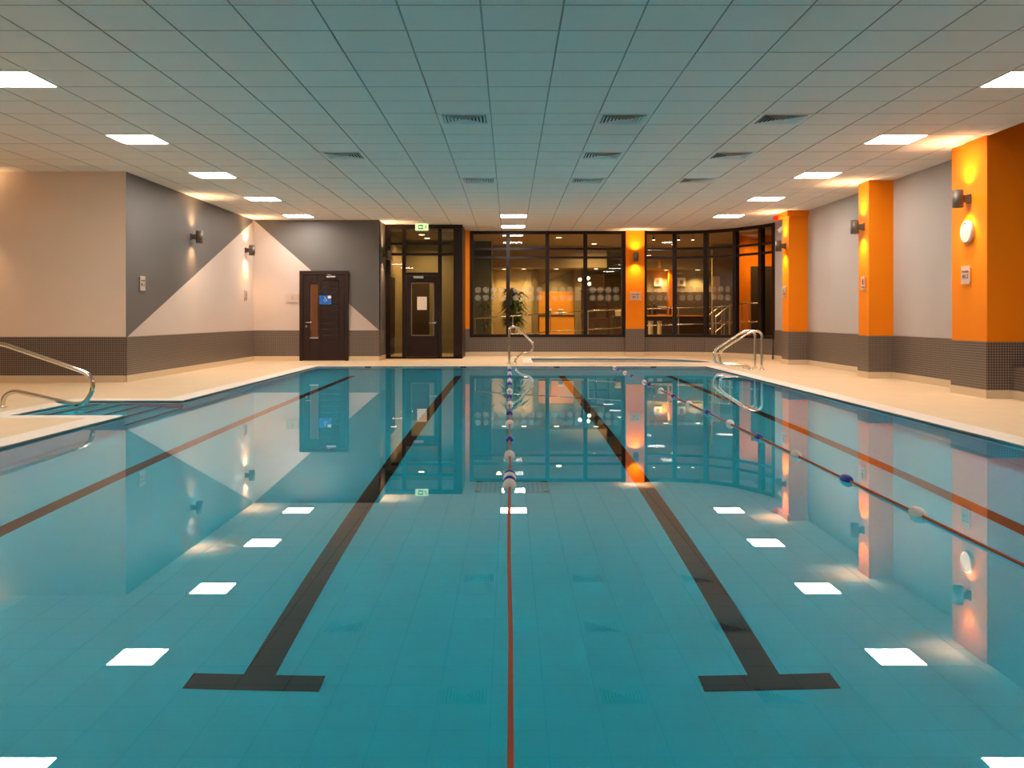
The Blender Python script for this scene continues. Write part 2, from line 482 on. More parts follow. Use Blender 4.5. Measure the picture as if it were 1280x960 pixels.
def make_panel():
    t = empty('ceiling_light', (0, 0, CEIL), label='x', cat='ceiling light', group='square ceiling light panels')
    f = MB()
    for a in ((-.296, .296, -.296, -.284), (-.296, .296, .284, .296), (-.296, -.284, -.284, .284), (.284, .296, -.284, .284)):
        f.box(*a, -.006, .01)
    f.build('frame', 'white', t)
    MB().bbox(-.284, .284, -.284, .284, -.003, .008, .002).build('diffuser', 'panel', t)
    return t
lp = make_panel()
ordn = ['nearest', 'second nearest', 'middle', 'second farthest', 'farthest']
for n, (x, y) in enumerate(LIGHTS):
    k = n % 7 - 2
    if n >= 14:
        lab = ['lit square ceiling panel at the centre, first before the glazed lobby wall', 'lit square ceiling panel at the centre, close against the glazed lobby wall'][n-14]
    elif k < 0:
        lab = 'square panel of the %s row, outside the frame, %s the camera' % ('left' if x < 0 else 'right', 'second one up from' if k == -1 else 'first one up from')
    else:
        lab = 'lit square ceiling panel, %s visible one in the row along the %s' % (ordn[k], 'left wall' if x < 0 else 'orange pillars')
    if n == 0: lp.location = (x, y, CEIL); lp['label'] = lab
    else: dup(lp, (x, y, CEIL), 0, lab)

def make_vent():
    t = empty('ceiling_vent', (0, 0, CEIL), label='x', cat='ceiling vent', group='square louvred ceiling vents')
    f = MB()
    for a in ((-.296, .296, -.296, -.245), (-.296, .296, .245, .296), (-.296, -.245, -.245, .245), (.245, .296, -.245, .245)):
        f.box(*a, -.004, .01)
    f.build('frame', 'vent', t)
    MB().box(-.245, .245, -.245, .245, .004, .0075).build('back_box', 'ventdark', t)
    # four-way louvres: each quadrant has parallel slanted blades
    for q in range(4):
        R = Matrix.Rotation(q*PI/2, 3, 'Z')
        for k in range(6):
            r_ = .235-k*.04; h2 = r_
            m_ = MB()
            pts = [(-h2, -r_, -.013), (h2, -r_, -.013), (h2-.024, -r_+.024, .003), (-h2+.024, -r_+.024, .003)]
            up = [(x, y, z+.003) for x, y, z in pts]
            v = [tuple(R @ Vector(p)) for p in pts+up]
            m_.add(v, [(3, 2, 1, 0), (4, 5, 6, 7), (0, 1, 5, 4), (1, 2, 6, 5), (2, 3, 7, 6), (3, 0, 4, 7)])
            m_.build('louvre', 'vent', t)
    return t
vp = make_vent()
vrow = {10.67: 'nearest row of vents', 13.07: 'middle row of vents', 15.47: 'farthest row of vents'}
vpos = {10.67: {-.51: 'left', 1.29: 'middle', 3.09: 'right'}, 13.07: {-2.31: 'left', 1.29: 'middle', 3.09: 'right'}, 15.47: {-.51: 'left', 1.29: 'middle', 3.09: 'right'}}
for n, (x, y) in enumerate(VENTS):
    lab = 'grey louvred square ceiling vent, %s one of the %s' % (vpos[y][x], vrow[y])
    if n == 0: vp.location = (x, y, CEIL); vp['label'] = lab
    else: dup(vp, (x, y, CEIL), 0, lab)

# ------------------------------------------------------------------ glazing to the lobby
HEAD = CEIL+.02; SILL = .485; T1, T2 = 2.80, 2.575
def glazed(name, pts, posts_w=.1, ext=0):
    """pts: plan polyline; a mullion at every point; low mosaic wall under it"""
    w_ = empty(name, (pts[0][0], pts[0][1], 0), kind='structure')
    n = len(pts)
    for i in range(n-1):
        a, b = pts[i], pts[i+1]
        structure('low_wall', MB().seg(a, b, -.05, SILL, .2, 0, ext=ext), 'mosaic', w_)
        structure('skirting', MB().seg(a, b, -.03, SK, .23, 0, ext=ext), 'skirting', w_)
        structure('frame_sill', MB().seg(a, b, SILL, SILL+.075, .12, 0, ext=.0), 'brown', w_)
        structure('frame_head', MB().seg(a, b, HEAD-.10, HEAD, .12, 0, ext=.0), 'brown', w_)
        for z in (T1, T2): structure('transom', MB().seg(a, b, z-.028, z+.028, .09, 0), 'brown', w_)
        for z0, z1 in ((SILL+.07, T2-.02), (T2+.02, T1-.02), (T1+.02, HEAD-.09)):
            A, B = Vector(a), Vector(b); d = (B-A).normalized(); A = A+d*.03; B = B-d*.03
            pn = MB(); pn.face([(A.x, A.y, z0), (B.x, B.y, z0), (B.x, B.y, z1), (A.x, A.y, z1)])
            structure('pane', pn, 'glass', w_)
    for i in range(n):
        a = Vector(pts[max(i-1, 0)]); b = Vector(pts[min(i+1, n-1)]); d = (b-a).normalized()*posts_w/2
        p = Vector(pts[i])
        structure('mullion', MB().seg((p-d)[:], (p+d)[:], SILL, HEAD, .13, 0), 'brown', w_)
    return w_
WIN = [(-1.0, GY), (-.042, GY), (.987, GY), (1.984, GY), (2.985, GY)]
win1 = glazed('window_1', WIN)
ARCW = [(3.54, 24.56)]+ARC[1:-1]+[(6.36, 22.40)]
win2 = glazed('window_2', ARCW, .11, .012)
def dots(win, a, b, z):
    a, b = Vector(a), Vector(b); d = (b-a); Ln = d.length; d.normalize(); n = int((Ln-.12)/.205); s0 = (Ln-(n-1)*.205)/2
    nn = Vector((d.y, -d.x))
    for k in range(n):
        p = a+d*(s0+k*.205)+nn*.006; mb = MB()
        mb.face([(p.x+d.x*.082*math.cos(t), p.y+d.y*.082*math.cos(t), z+.082*math.sin(t)) for t in [2*PI*j/20 for j in range(20)]])
        structure('frosted_dot', mb, 'dot', win)
for z in (1.725, 1.52):
    for i in range(len(WIN)-1): dots(win1, WIN[i], WIN[i+1], z)
    for i in range(3): dots(win2, ARCW[i], ARCW[i+1], z)

pillar(3.03, 3.51, 24.36, 24.75)
pillar(-1.16, -1.045, 24.40, 24.75)
for x0, x1 in ((-1.06, -.995), (2.98, 3.04)): structure('low_wall', MB().box(x0, x1, GY-.099, GY+.099, -.05, SILL), 'mosaic', win1); structure('skirting', MB().box(x0, x1, GY-.114, GY+.114, -.03, SK), 'skirting', win1)

# lobby door screen
DY = 22.85
sc = empty('door_2', (-2.13, DY, 0), kind='structure')
def bar(name, x0, x1, z0, z1, y0=DY-.05, y1=DY+.05, m='brown', par=None): return structure(name, MB().bbox(x0, x1, y0, y1, z0, z1, .004), m, par or sc)
bar('frame_post', -3.02, -2.91, 0, HEAD); bar('frame_post', -1.367, -1.152, 0, HEAD)
bar('mullion', -2.617, -2.53, 0, HEAD-.1); bar('mullion', -1.745, -1.655, 0, HEAD-.1)
bar('frame_head', -2.91, -1.367, HEAD-.12, HEAD)
for x0, x1 in ((-2.91, -2.617), (-2.53, -1.745), (-1.655, -1.367)):
    for z in (2.80, 2.545): bar('transom', x0, x1, z-.03, z+.03)
bar('transom', -2.53, -1.745, 2.02, 2.10)
bar('threshold', -3.0, -1.2, 0, .045)
def pane(x0, x1, z0, z1, y=DY, m='glass', par=None, name='pane'):
    mb = MB(); mb.face([(x0, y, z0), (x1, y, z0), (x1, y, z1), (x0, y, z1)]); return structure(name, mb, m, par or sc)
for x0, x1 in ((-2.91, -2.617), (-1.655, -1.367)):
    pane(x0, x1, .045, 2.52); pane(x0, x1, 2.57, 2.77); pane(x0, x1, 2.83, HEAD-.11)
pane(-2.53, -1.745, 2.10, 2.52); pane(-2.53, -1.745, 2.57, 2.77); pane(-2.53, -1.745, 2.83, HEAD-.11)
leaf = MB()
X0, X1, g0, g1 = -2.525, -1.75, -2.39, -1.85
for a in ((X0, g0, .05, 2.015), (g1, X1, .05, 2.015), (g0, g1, .05, .57), (g0, g1, 1.84, 2.015)):
    leaf.bbox(a[0], a[1], DY-.03, DY+.03, a[2], a[3], .003)
dl = structure('door_leaf', leaf, 'brown', sc)
structure('glazing_bead', MB().box(g0-.012, g0+.012, DY-.036, DY-.028, .56, 1.85).box(g1-.012, g1+.012, DY-.036, DY-.028, .56, 1.85).box(g0, g1, DY-.036, DY-.028, .555, .58).box(g0, g1, DY-.036, DY-.028, 1.83, 1.855), 'bead', dl)
pane(g0, g1, .57, 1.84, DY, 'glass', dl)
nt_ = structure('notice', MB().box(-2.255, -2.02, DY-.012, DY-.008, 1.19, 1.51), 'cream', dl)
hd = MB().tube(fillet([(-1.81, DY-.03, .875), (-1.81, DY-.085, .875), (-1.96, DY-.085, .865)], .02, 3), .012, 8)
structure('lever_handle', hd, 'steel', dl)
structure('handle_rose', MB().lathe([(.027, DY-.042), (.027, DY-.03)], 14, axis='y', c=(-1.81, 0, .875)), 'steel', dl)
structure('door_closer', MB().bbox(-2.34, -2.10, DY-.075, DY-.03, 1.955, 2.015, .006), 'dull', dl)
# side of the lobby screen returning to the glazing
sd = structure('wall_lobby_side', MB().box(-1.225, -1.155, DY+.05, GY, 0, HEAD), 'brown')

# accessible WC door in the back wall
dX0, dX1, dT = -4.87, -3.735, 2.085
dr1 = empty('door_1', ((dX0+dX1)/2, WB, 0), kind='structure')
def db(name, x0, x1, z0, z1, y0, y1, m='wood', par=None, b=.004): return structure(name, MB().bbox(x0, x1, y0, y1, z0, z1, b), m, par or dr1)
db('door_frame', dX0, dX0+.085, 0, dT, WB-.06, WB+.02); db('door_frame', dX1-.085, dX1, 0, dT, WB-.06, WB+.02)
db('door_frame', dX0+.085, dX1-.085, dT-.09, dT, WB-.06, WB+.02)
a0, a1 = dX0+.09, dX1-.09
gx0, gx1 = -4.625, -4.44
lf = MB()
lf.bbox(a0, gx0, WB-.045, WB+.01, .01, dT-.095, .003).bbox(gx1, -4.375, WB-.045, WB+.01, .01, dT-.095, .003)
lf.bbox(gx0, gx1, WB-.045, WB+.01, .01, .53, .003).bbox(gx0, gx1, WB-.045, WB+.01, 1.785, dT-.095, .003)
lf.bbox(-3.95, a1, WB-.045, WB+.01, .01, dT-.095, .003).bbox(-4.375, -3.95, WB-.045, WB+.01, .01, .46, .003).bbox(-4.375, -3.95, WB-.045, WB+.01, 1.86, dT-.095, .003)
leaf1 = structure('door_leaf', lf, 'wood', dr1)
for k in range(10):
    z0 = .462+k*.14
    structure('plank', MB().bbox(-4.373, -3.952, WB-.040, WB, z0, z0+.134, .006), 'wood', leaf1)
structure('vision_panel', MB().box(gx0+.01, gx1-.01, WB-.025, WB-.018, .53, 1.785), 'amber', leaf1)
structure('vision_sill', MB().bbox(gx0-.01, gx1+.01, WB-.06, WB-.04, .515, .54, .003), 'dull', leaf1)
structure('lever_handle', MB().tube(fillet([(-4.72, WB-.04, .885), (-4.72, WB-.095, .885), (-4.57, WB-.095, .885)], .02, 3), .012, 8), 'steel', leaf1)
structure('door_lock', MB().lathe([(.028, WB-.055), (.028, WB-.04)], 14, axis='y', c=(-4.71, 0, .80)), 'steel', leaf1)
dc = structure('door_closer', MB().bbox(-4.235, -4.02, WB-.10, WB-.045, 1.925, 1.965, .006), 'dull', leaf1)
structure('closer_arm', MB().tube([(-4.10, WB-.08, 1.965), (-4.16, WB-.13, 1.99), (-4.22, WB-.07, 2.0)], .008, 6), 'steel', leaf1)

# ------------------------------------------------------------------ wheelchair figure (used by two signs)
def wheelchair(par, m, s, y):
    mb = MB()
    def P(x, z): return (x*s, y, z*s)
    def stroke(pts, r):
        mb.tube([P(*q) for q in pts], r*s, 6)
    mb.lathe([(.11*s, -.002), (.11*s, .002)], 14, axis='y', c=(-.10*s, y, .78*s))
    stroke([(-.08, .62), (-.04, .18), (.28, .18), (.42, -.22), (.55, -.18)], .055)
    stroke([(-.06, .42), (.24, .42)], .045)
    stroke([(.0+.38*math.cos(t), -.10+.38*math.sin(t)) for t in [2.1+k*(2*PI-2.35)/16 for k in range(17)]], .045)
    # flatten against the plate
    mb.v = [(x, y+(q-y)*.1, z) for x, q, z in mb.v]
    return mb.build('wheelchair_symbol', m, par)

bs = empty('door_sign', (-4.27, WB-.046, 1.41), label='blue accessible toilet sign with white wheelchair symbol on the dark wooden door', cat='sign')
MB().bbox(-.14, .14, -.006, 0, -.105, .105, .002).build('sign_plate', 'blue', bs)
wheelchair(bs, 'white', .085, -.008)
MB().box(.055, .135, -.009, -.006, .03, .098).build('white_label', 'cream', bs)
for sx in (-.125, .125):
    for sz in (-.09, .09):
        if (sx, sz) != (.125, .09): MB().lathe([(.008, -.010), (.008, -.005)], 8, axis='y', c=(sx, 0, sz)).build('screw', 'dull', bs)

def wall_sign(loc, rz, w_, h_, label, lines=None, picto=None, group='acrylic wall signs'):
    """plate on four stand-offs; local -Y faces out of the wall"""
    t = empty('wall_sign', loc, rz, label, 'sign', group)
    MB().bbox(-w_/2, w_/2, -.026, -.018, -h_/2, h_/2, .002).build('sign_plate', 'acrylic', t)
    for sx in (-1, 1):
        for sz in (-1, 1):
            MB().lathe([(.009, -.030), (.009, 0.002)], 8, axis='y', c=(sx*(w_/2-.018), 0, sz*(h_/2-.018))).build('standoff', 'dull', t)
    for body, size, z in (lines or []):
        text_mesh('lettering', body, size, 'ink', t, (0, -.0275, z), (PI/2, 0, 0), .0015)
    if picto == 'chair': wheelchair(t, 'ink', .06, -.028)
    if picto == 'figure':
        mb = MB()
        mb.lathe([(.014, -.029), (.014, -.0265)], 12, axis='y', c=(.004, 0, h_*.30))
        mb.tube([(0, -.0275, h_*.24), (-.004, -.0275, h_*.08), (.018, -.0275, -h_*.06)], .009, 6)
        mb.tube([(0, -.0275, h_*.08), (-.02, -.0275, -h_*.06)], .008, 6)
        mb.tube([(-.03, -.0275, h_*.14), (.03, -.0275, h_*.2)], .007, 6)
        mb.build('figure_symbol', 'ink', t)
    return t
wall_sign((PX, 12.12, 1.555), -PI/2, .23, .235, 'square acrylic depth sign below the clock on the nearest orange pillar', [('Pool depth', .038, .045), ('M1.2', .075, -.02)])
wall_sign((PX, 15.64, 1.575), -PI/2, .17, .23, 'small acrylic safety sign with pictogram on the middle orange pillar', [('No diving', .032, -.06)], 'figure')
wall_sign((PX, 20.13, 1.565), -PI/2, .2, .24, 'small acrylic safety sign with pictogram on the farthest orange pillar', [('No diving', .036, -.06)], 'figure')
wall_sign((3.27, 24.36, 1.56), 0, .29, .22, 'wide acrylic sign with two lines of text on the orange column between windows', [('Pool depth', .045, .045), ('M1.2', .075, -.03)])
wall_sign((WL, 15.12, 1.555), PI/2, .21, .24, 'square acrylic depth sign on the grey painted left wall', [('Pool depth', .036, .045), ('M1.2', .075, -.02)])
wall_sign((WL, 21.05, 1.49), PI/2, .21, .24, 'pale acrylic sign under the sconce on the far left wall', [('No diving', .036, -.06)], 'figure')
wall_sign((-5.04, WB, 1.455), 0, .30, .20, 'clear acrylic sign with wheelchair symbol on wall left of the wooden door', None, 'chair')

# ------------------------------------------------------------------ sconces
def make_sconce():
    t = empty('wall_sconce', (0, 0, 0), label='x', cat='wall light', group='up-and-down wall sconces')
    b = MB().lathe([(.056, .113), (.066, .113), (.066, -.113), (.056, -.113), (.056, .113)], 24, axis='z', c=(0, -.15, 0), caps=False)
    b.build('lamp_body', 'bronze', t)
    MB().bbox(-.04, .04, -.095, -.02, -.045, .045, .004).build('arm', 'bronze', t)
    MB().bbox(-.05, .05, -.022, .002, -.06, .06, .005).build('back_plate', 'bronze', t)
    for sgn in (1, -1):
        MB().lathe([(.0555, -.002), (.0555, .002)], 20, c=(0, -.15, sgn*.075)).build('lens', 'lens', t)
        lamp('sconce_lamp', 'SPOT', (0, -.15, sgn*.086), SCONCE, SCONCE_W, t, (PI if sgn > 0 else 0, 0, 0), .025, math.radians(125), 1.0)
    return t
sp = make_sconce()
SC = [((PX, 12.06, 2.535), -PI/2, 'bronze cylinder wall sconce on the nearest orange pillar, above the clock'),
      ((PX, 15.67, 2.52), -PI/2, 'bronze cylinder wall sconce on the middle orange pillar'),
      ((PX, 20.11, 2.54), -PI/2, 'bronze cylinder wall sconce on the farthest orange pillar'),
      ((WL, 17.5, 2.51), PI/2, 'bronze cylinder wall sconce on the grey part of the left wall'),
      ((WL, 21.07, 2.515), PI/2, 'bronze cylinder wall sconce at the far end of the left wall'),
      ((-3.03, 22.30, 2.49), PI/2, 'bronze cylinder wall sconce on the return wall beside the lobby door'),
      ((3.27, 24.36, 2.57), 0, 'bronze cylinder wall sconce on the orange column between windows'),
      ((-8.35, 14.51, 2.51), 0, 'bronze cylinder wall sconce on the pale wall off to the left')]
for n, (l, rz, lab) in enumerate(SC):
    if n == 0: sp.location = l; sp.rotation_euler = (0, 0, rz); sp['label'] = lab
    else: dup(sp, l, rz, lab)

# clock on the near pillar
ck = empty('wall_clock', (PX, 12.07, 2.11), -PI/2, 'round white wall clock below the sconce on the nearest orange pillar', 'clock')
MB().lathe([(.10, 0), (.145, 0), (.145, -.04), (.138, -.052), (.118, -.055), (.113, -.045)], 36, axis='y', caps=False).build('case', 'clockcase', ck)
MB().lathe([(.115, -.040), (.115, -.046)], 36, axis='y').build('face', 'clockface', ck)
for k in range(12):
    a = k*PI/6; x, z = .098*math.sin(a), .098*math.cos(a)
    MB().box(x-.004, x+.004, -.0475, -.0455, z-.004, z+.004).build('hour_mark', 'dull', ck)
MB().box(-.003, .003, -.049, -.047, 0, .075).build('hand', 'dull', ck); MB().box(0, .05, -.049, -.047, -.003, .003).build('hand', 'dull', ck)

# exit sign
ex = empty('exit_sign', (-2.12, DY-.25, 3.19), label='lit green exit sign hanging from the ceiling before the lobby door', cat='sign')
MB().bbox(-.155, .155, -.03, .03, -.085, .075, .006).build('sign_box', 'exitglow', ex)
g = MB()
g.box(-.085, .035, -.034, -.030, -.06, .05).build('green_panel', 'exitgreen', ex)
ar = MB(); ar.face([(-.075, -.036, -.005), (-.03, -.036, -.04), (-.03, -.036, -.018), (.02, -.036, -.018), (.02, -.036, .010), (-.03, -.036, .010), (-.03, -.036, .03)])
ar.build('arrow', 'exitglow', ex)
rm = MB().lathe([(.014, -.036), (.014, -.031)], 10, axis='y', c=(.11, 0, .04)).tube([(.105, -.034, .025), (.09, -.034, -.01), (.12, -.034, -.05)], .010, 6).tube([(.09, -.034, -.01), (.06, -.034, -.045)], .009, 6).tube([(.08, -.034, .02), (.13, -.034, .0)], .007, 6)
rm.build('running_figure', 'exitgreen', ex)
MB().box(-.01, .01, -.008, .008, .07, .085).build('hanger', 'white', ex)

# red alarm and cctv camera by the far pillar
al = empty('alarm_beacon', (PX-.08, 20.55, 3.2), label='small red fire alarm beacon at the head of the farthest orange pillar', cat='alarm')
MB().bbox(-.05, .05, -.06, .06, -.05, .03, .01).build('beacon_body', 'red', al); MB().bbox(-.035, .035, -.04, .04, -.07, -.05, .008).build('beacon_lens', 'red', al)
cc = empty('security_camera', (WR, 21.55, 3.02), label='white bullet security camera on the wall behind the farthest orange pillar', cat='camera')
MB().lathe([(.03, -.035), (.03, .0)], 14, axis='x', c=(0, 0, .06)).build('mount', 'white', cc)
b_ = MB().tube([(-.03, 0, .06), (-.07, 0, .05)], .012, 8); b_.build('bracket', 'white', cc)
MB().tube([(-.02, -.05, .075), (-.15, .0, -.035)], .042, 14).build('camera_body', 'white', cc)

# ------------------------------------------------------------------ handrails
def rail(name, loc, pts, feet, label, r=.025, group=None, rnd=.14):
    t = empty(name, loc, 0, label, 'handrail', group)
    MB().tube(fillet([(x, 0, z) for x, z in pts], rnd, 8), r, 14).build('rail_tube', 'steel', t)
    for x in feet: MB().lathe([(.05, -.001), (.05, .008), (r+.006, .016)], 18, c=(x, 0, 0.004)).build('floor_flange', 'steel', t)
    return t
rail('pool_handrail', (-5.2, 10.5, 0),
     [(-.49, 0), (-.47, .13), (-.36, .185), (.30, .035), (.43, .04), (.535, .20), (.50, .36), (.36, .42), (-.53, .725), (-.76, .66), (-.80, 0)], (-.49, -.80),
     'curved steel handrail beside the entry steps in the left deck', rnd=.13)
for Y, lab in ((18.5, 'curved steel grab rail on the right pool edge, the farther of the pair'), (18.0, 'curved steel grab rail on the right pool edge, the nearer of the pair')):
    rail('pool_grab_rail', (4.4, Y, 0), [(.45, 0), (.45, .74), (.23, .74), (-.37, .35), (-.35, .10), (-.15, .085), (.16, .085), (.24, 0)], (.45, .24), lab, group='pair of grab rails at the pool edge', rnd=.12)
rail('spa_handrail', (0, 20.3, 0), [(-.01, 0), (-.01, .80), (.17, .80), (.53, .42), (.47, .25), (.25, .21), (.14, .12), (.11, 0)], (-.01, .11),
     'curved steel handrail standing between the main pool and the small spa pool', rnd=.12)

# ------------------------------------------------------------------ lane ropes
def ellipsoid(cx, cy_, cz, r, hl, n=18):
    prof = [(r*math.sin(PI*k/10)**.6, -hl*math.cos(PI*k/10)) for k in range(11)]
    prof = [(max(p, .004), q) for p, q in prof]
    return MB().lathe(prof, n, axis='y', c=(cx, cy_, cz), caps=False)
def rope(name, x, spots, label):
    t = empty(name, (x, 10, WATER), 0, label, 'lane rope', 'floating lane ropes')
    z = WATER+.006
    pts = [(x, PN+.02, z)]+[(x+.004*math.sin(k*1.7), -2+k, z+.003*math.sin(k*2.1)) for k in range(0, 21)]+[(x, PF-.02, z)]
    MB().tube(pts, .008, 8).build('rope_line', 'rope', t, world=True)
    for y, c, r_, hl in spots:
        o = ellipsoid(x, y, z, r_, hl).build('float', 'floatwhite' if c == 'w' else 'floatblue', t, world=True)
    return t
sp1 = []
for y in (18.85, 16.95, 15.05, 12.96, 10.95, 8.96, 6.9): sp1.append((y, 'w', .040, .066))
for y in (17.95, 16.05, 14.3, 12.0, 9.9, 7.8): sp1.append((y, 'b', .036, .060))
sp1 += [(6.02, 'b', .040, .030), (5.93, 'w', .041, .05), (5.80, 'b', .041, .036), (5.68, 'w', .041, .075)]
rope('lane_rope', 0, sp1, 'red lane rope with white and blue floats running down the centre of the pool')
sp2 = [(y, 'w', .036, .072) for y in (18.95, 17.2, 14.75, 13.1, 11.05, 9.0, 6.93, 4.86)]+[(y, 'b', .034, .066) for y in (18.2, 16.25, 14.2, 12.1, 10.03, 7.97, 5.89)]
rope('lane_rope', 2.12, sp2, 'red lane rope with white and blue floats, second lane rope towards the right wall')

# ------------------------------------------------------------------ lobby beyond the glass
LC = 3.36
structure('floor_lobby', MB().box(-3.4, 9.2, 22.9, 36.2, -.12, -.06), 'lobbyfloor')
structure('ceiling_lobby', MB().box(-3.4, 9.2, 24.6, 36.2, LC, LC+.1).box(-3.4, -1.15, 22.9, 24.6, LC, LC+.1).box(-3.4, 9.2, 24.5, 24.72, CEIL+.03, LC+.05).box(5.2, 9.2, 22.3, 24.7, LC, LC+.1), 'lobbyceil')
structure('wall_lobby_left', MB().box(-3.4, -3.25, 22.9, 34, -.1, LC), 'tan')
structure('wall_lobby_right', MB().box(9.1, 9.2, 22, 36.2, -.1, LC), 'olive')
structure('wall_lobby_back', MB().box(-3.4, 9.2, 36.1, 36.2, -.1, LC), 'tan')
# corridor wall behind the door screen
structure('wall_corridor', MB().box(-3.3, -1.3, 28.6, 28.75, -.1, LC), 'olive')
structure('door_3', MB().bbox(-3.05, -2.45, 28.52, 28.60, 0, 2.1, .01), 'lobbydark')
structure('door_4', MB().bbox(-3.24, -3.18, 25.0, 26.0, 0, 2.1, .01), 'lobbydark')
structure('trim_5', MB().box(-3.24, -3.18, 24.9, 25.0, 0, 2.2).box(-3.24, -3.18, 26.0, 26.1, 0, 2.2).box(-3.24, -3.18, 24.9, 26.1, 2.1, 2.2), 'picture')
structure('wall_lobby_partition', MB().box(-1.3, -1.17, 24.8, 28.7, -.1, LC), 'slate')
structure('wall_slate', MB().box(-1.17, -.56, 28.9, 29.1, -.1, LC), 'slate')
# alcove with soffit
AY = 32.0
structure('ceiling_soffit', MB().box(-.56, 3.2, 30.8, AY, 2.64, LC), 'lobbyceil')
mbw = MB().box(-.6, .80, AY, AY+.15, -.1, 2.7)
mbw.face([(.22, AY-.003, 1.55), (.74, AY-.003, 2.64), (.74, AY-.003, 0.0), (.22, AY-.003, 0.0)], 1)
structure('wall_alcove', mbw, ['tan', 'picture'])
structure('wall_alcove_side', MB().box(-.66, -.56, 29.1, AY, -.1, LC), 'tan')
structure('trim_6', MB().box(.80, .97, AY-.35, AY+.1, -.1, 2.64), 'olive')
mbw = MB().box(.97, 2.2, AY, AY+.15, -.1, 2.7)
mbw.face([(.97, AY-.003, 2.15), (2.2, AY-.003, 2.64), (2.2, AY-.003, 1.9), (.97, AY-.003, 1.9)], 1)
structure('wall_niche', mbw, ['tan', 'olive'])
structure('trim_7', MB().box(2.2, 2.42, AY-.4, AY+.1, -.1, 2.64), 'olive')
nb = empty('reception_desk', (1.58, AY-.3, 0), label='reception desk with glowing orange back panel behind the first window', cat='desk')
MB().bbox(.99, 2.18, AY-.05, AY-.004, 1.08, 1.88, .005).build('back_panel', 'orangelit', nb, world=True)
MB().bbox(.98, 2.19, AY-.62, AY-.06, 1.04, 1.09, .006).build('counter_top', 'lobbydark', nb, world=True)
MB().bbox(1.0, 2.17, AY-.58, AY-.10, -.06, 1.04, .006).build('counter_front', 'orangelit', nb, world=True)
def on_counter(name, x, y, z, w_, h_, label, m='white', cat='box', group=None):
    t = empty(name, (x, y, z), 0, label, cat, group)
    MB().bbox(-w_/2, w_/2, -.06, .06, 0, h_*.72, .006).build('body', m, t); MB().bbox(-w_/2-.015, w_/2+.015, -.07, .07, h_*.72, h_, .006).build('top', 'white', t)
    return t
on_counter('counter_lamp', 1.33, AY-.3, 1.092, .15, .19, 'small white box lamp on the reception desk, left one', 'olive', 'lamp', 'white lamps on the reception desk')
on_counter('counter_lamp', 1.73, AY-.3, 1.092, .15, .19, 'small white box lamp on the reception desk, right one', 'olive', 'lamp', 'white lamps on the reception desk')
# dark dresser, picture, side counter
dk = empty('dresser', (2.85, 31.2, -.06), label='dark mahogany dresser with open shelves seen through the first window', cat='dresser')
f = MB().bbox(2.40, 3.32, 30.95, 31.4, -.06, .98, .01); f.build('cupboard', 'mahogany', dk, world=True)
for z in (1.38, 1.86): MB().bbox(2.40, 3.32, 31.1, 31.4, z-.03, z+.03, .005).build('shelf', 'mahogany', dk, world=True)
for x in (2.42, 2.86, 3.28): MB().bbox(x-.03, x+.03, 31.1, 31.38, .98, 1.86, .004).build('upright', 'mahogany', dk, world=True)
MB().bbox(2.36, 3.36, 31.05, 31.42, 1.86, 1.93, .01).build('cornice', 'mahogany', dk, world=True)
for x in (2.65, 3.08): MB().box(x-.17, x+.17, 30.94, 30.955, .1, .85).build('door', 'lobbydark', dk, world=True)
pc = empty('framed_picture', (3.22, 34.5, 2.25), label='pale square picture hanging above the mahogany dresser', cat='picture', group='lobby pictures')
MB().bbox(-.22, .25, -.02, 0.02, -.22, .32, .004).build('print', 'picture', pc); MB().box(-.235, .265, -.01, .025, -.235, .335).build('frame', 'dull', pc)
structure('wall_behind_dresser', MB().box(2.3, 4.6, 34.52, 34.62, -.1, LC), 'olive')
sct = empty('side_counter', (3.75, 30.4, -.06), label='low brown counter at the right side of the first window', cat='counter')
MB().bbox(3.36, 4.15, 30.1, 30.7, 1.0, 1.05, .005).build('counter_top', 'stem', sct, world=True); MB().bbox(3.4, 4.1, 30.15, 30.65, -.06, 1.0, .005).build('counter_body', 'lobbydark', sct, world=True)
on_counter('counter_box', 3.52, 30.4, 1.05, .16, .2, 'small tan box on the low brown lobby counter', 'picture')
on_counter('towel_stack', 3.95, 30.4, 1.05, .16, .34, 'stack of white towels on the low brown lobby counter', 'white', 'towels')
# bar beyond the curved window
structure('wall_bar', MB().box(4.6, 7.6, 33.0, 33.15, 1.9, LC).box(4.6, 7.6, 32.96, 33.15, -.1, 1.9, 1), ['tan', 'lobbydark'])
mbw = MB(); mbw.face([(5.0, 32.99, 2.02), (6.6, 32.99, 2.55), (7.5, 32.99, 2.55), (7.5, 32.99, 1.9), (5.0, 32.99, 1.9)])
structure('trim_8', mbw, 'olive')
structure('trim_9', MB().box(5.55, 5.72, 32.6, 32.95, -.1, LC), 'orange')
for n, (x, lab) in enumerate(((5.22, 'small framed picture on the bar wall, left of the orange post'), (6.05, 'small framed picture on the bar wall, right of the orange post'))):
    p = empty('framed_picture', (x, 32.95, 2.25), 0, lab, 'picture', 'lobby pictures')
    MB().bbox(-.14, .14, -.015, .015, -.15, .15, .004).build('print', 'white', p)
    MB().box(-.06, .06, -.018, -.014, -.08, .06).build('image', 'olive', p)
bc = empty('bar_counter', (5.1, 29.5, -.06), label='dark bar counter with lit edge seen through the curved window', cat='counter')
MB().bbox(4.05, 6.25, 29.2, 29.8, 1.03, 1.075, .006).build('counter_top', 'orangelit', bc, world=True)
MB().bbox(4.1, 6.2, 29.3, 29.75, -.06, 1.03, .006).build('counter_front', 'lobbydark', bc, world=True)
btl = None
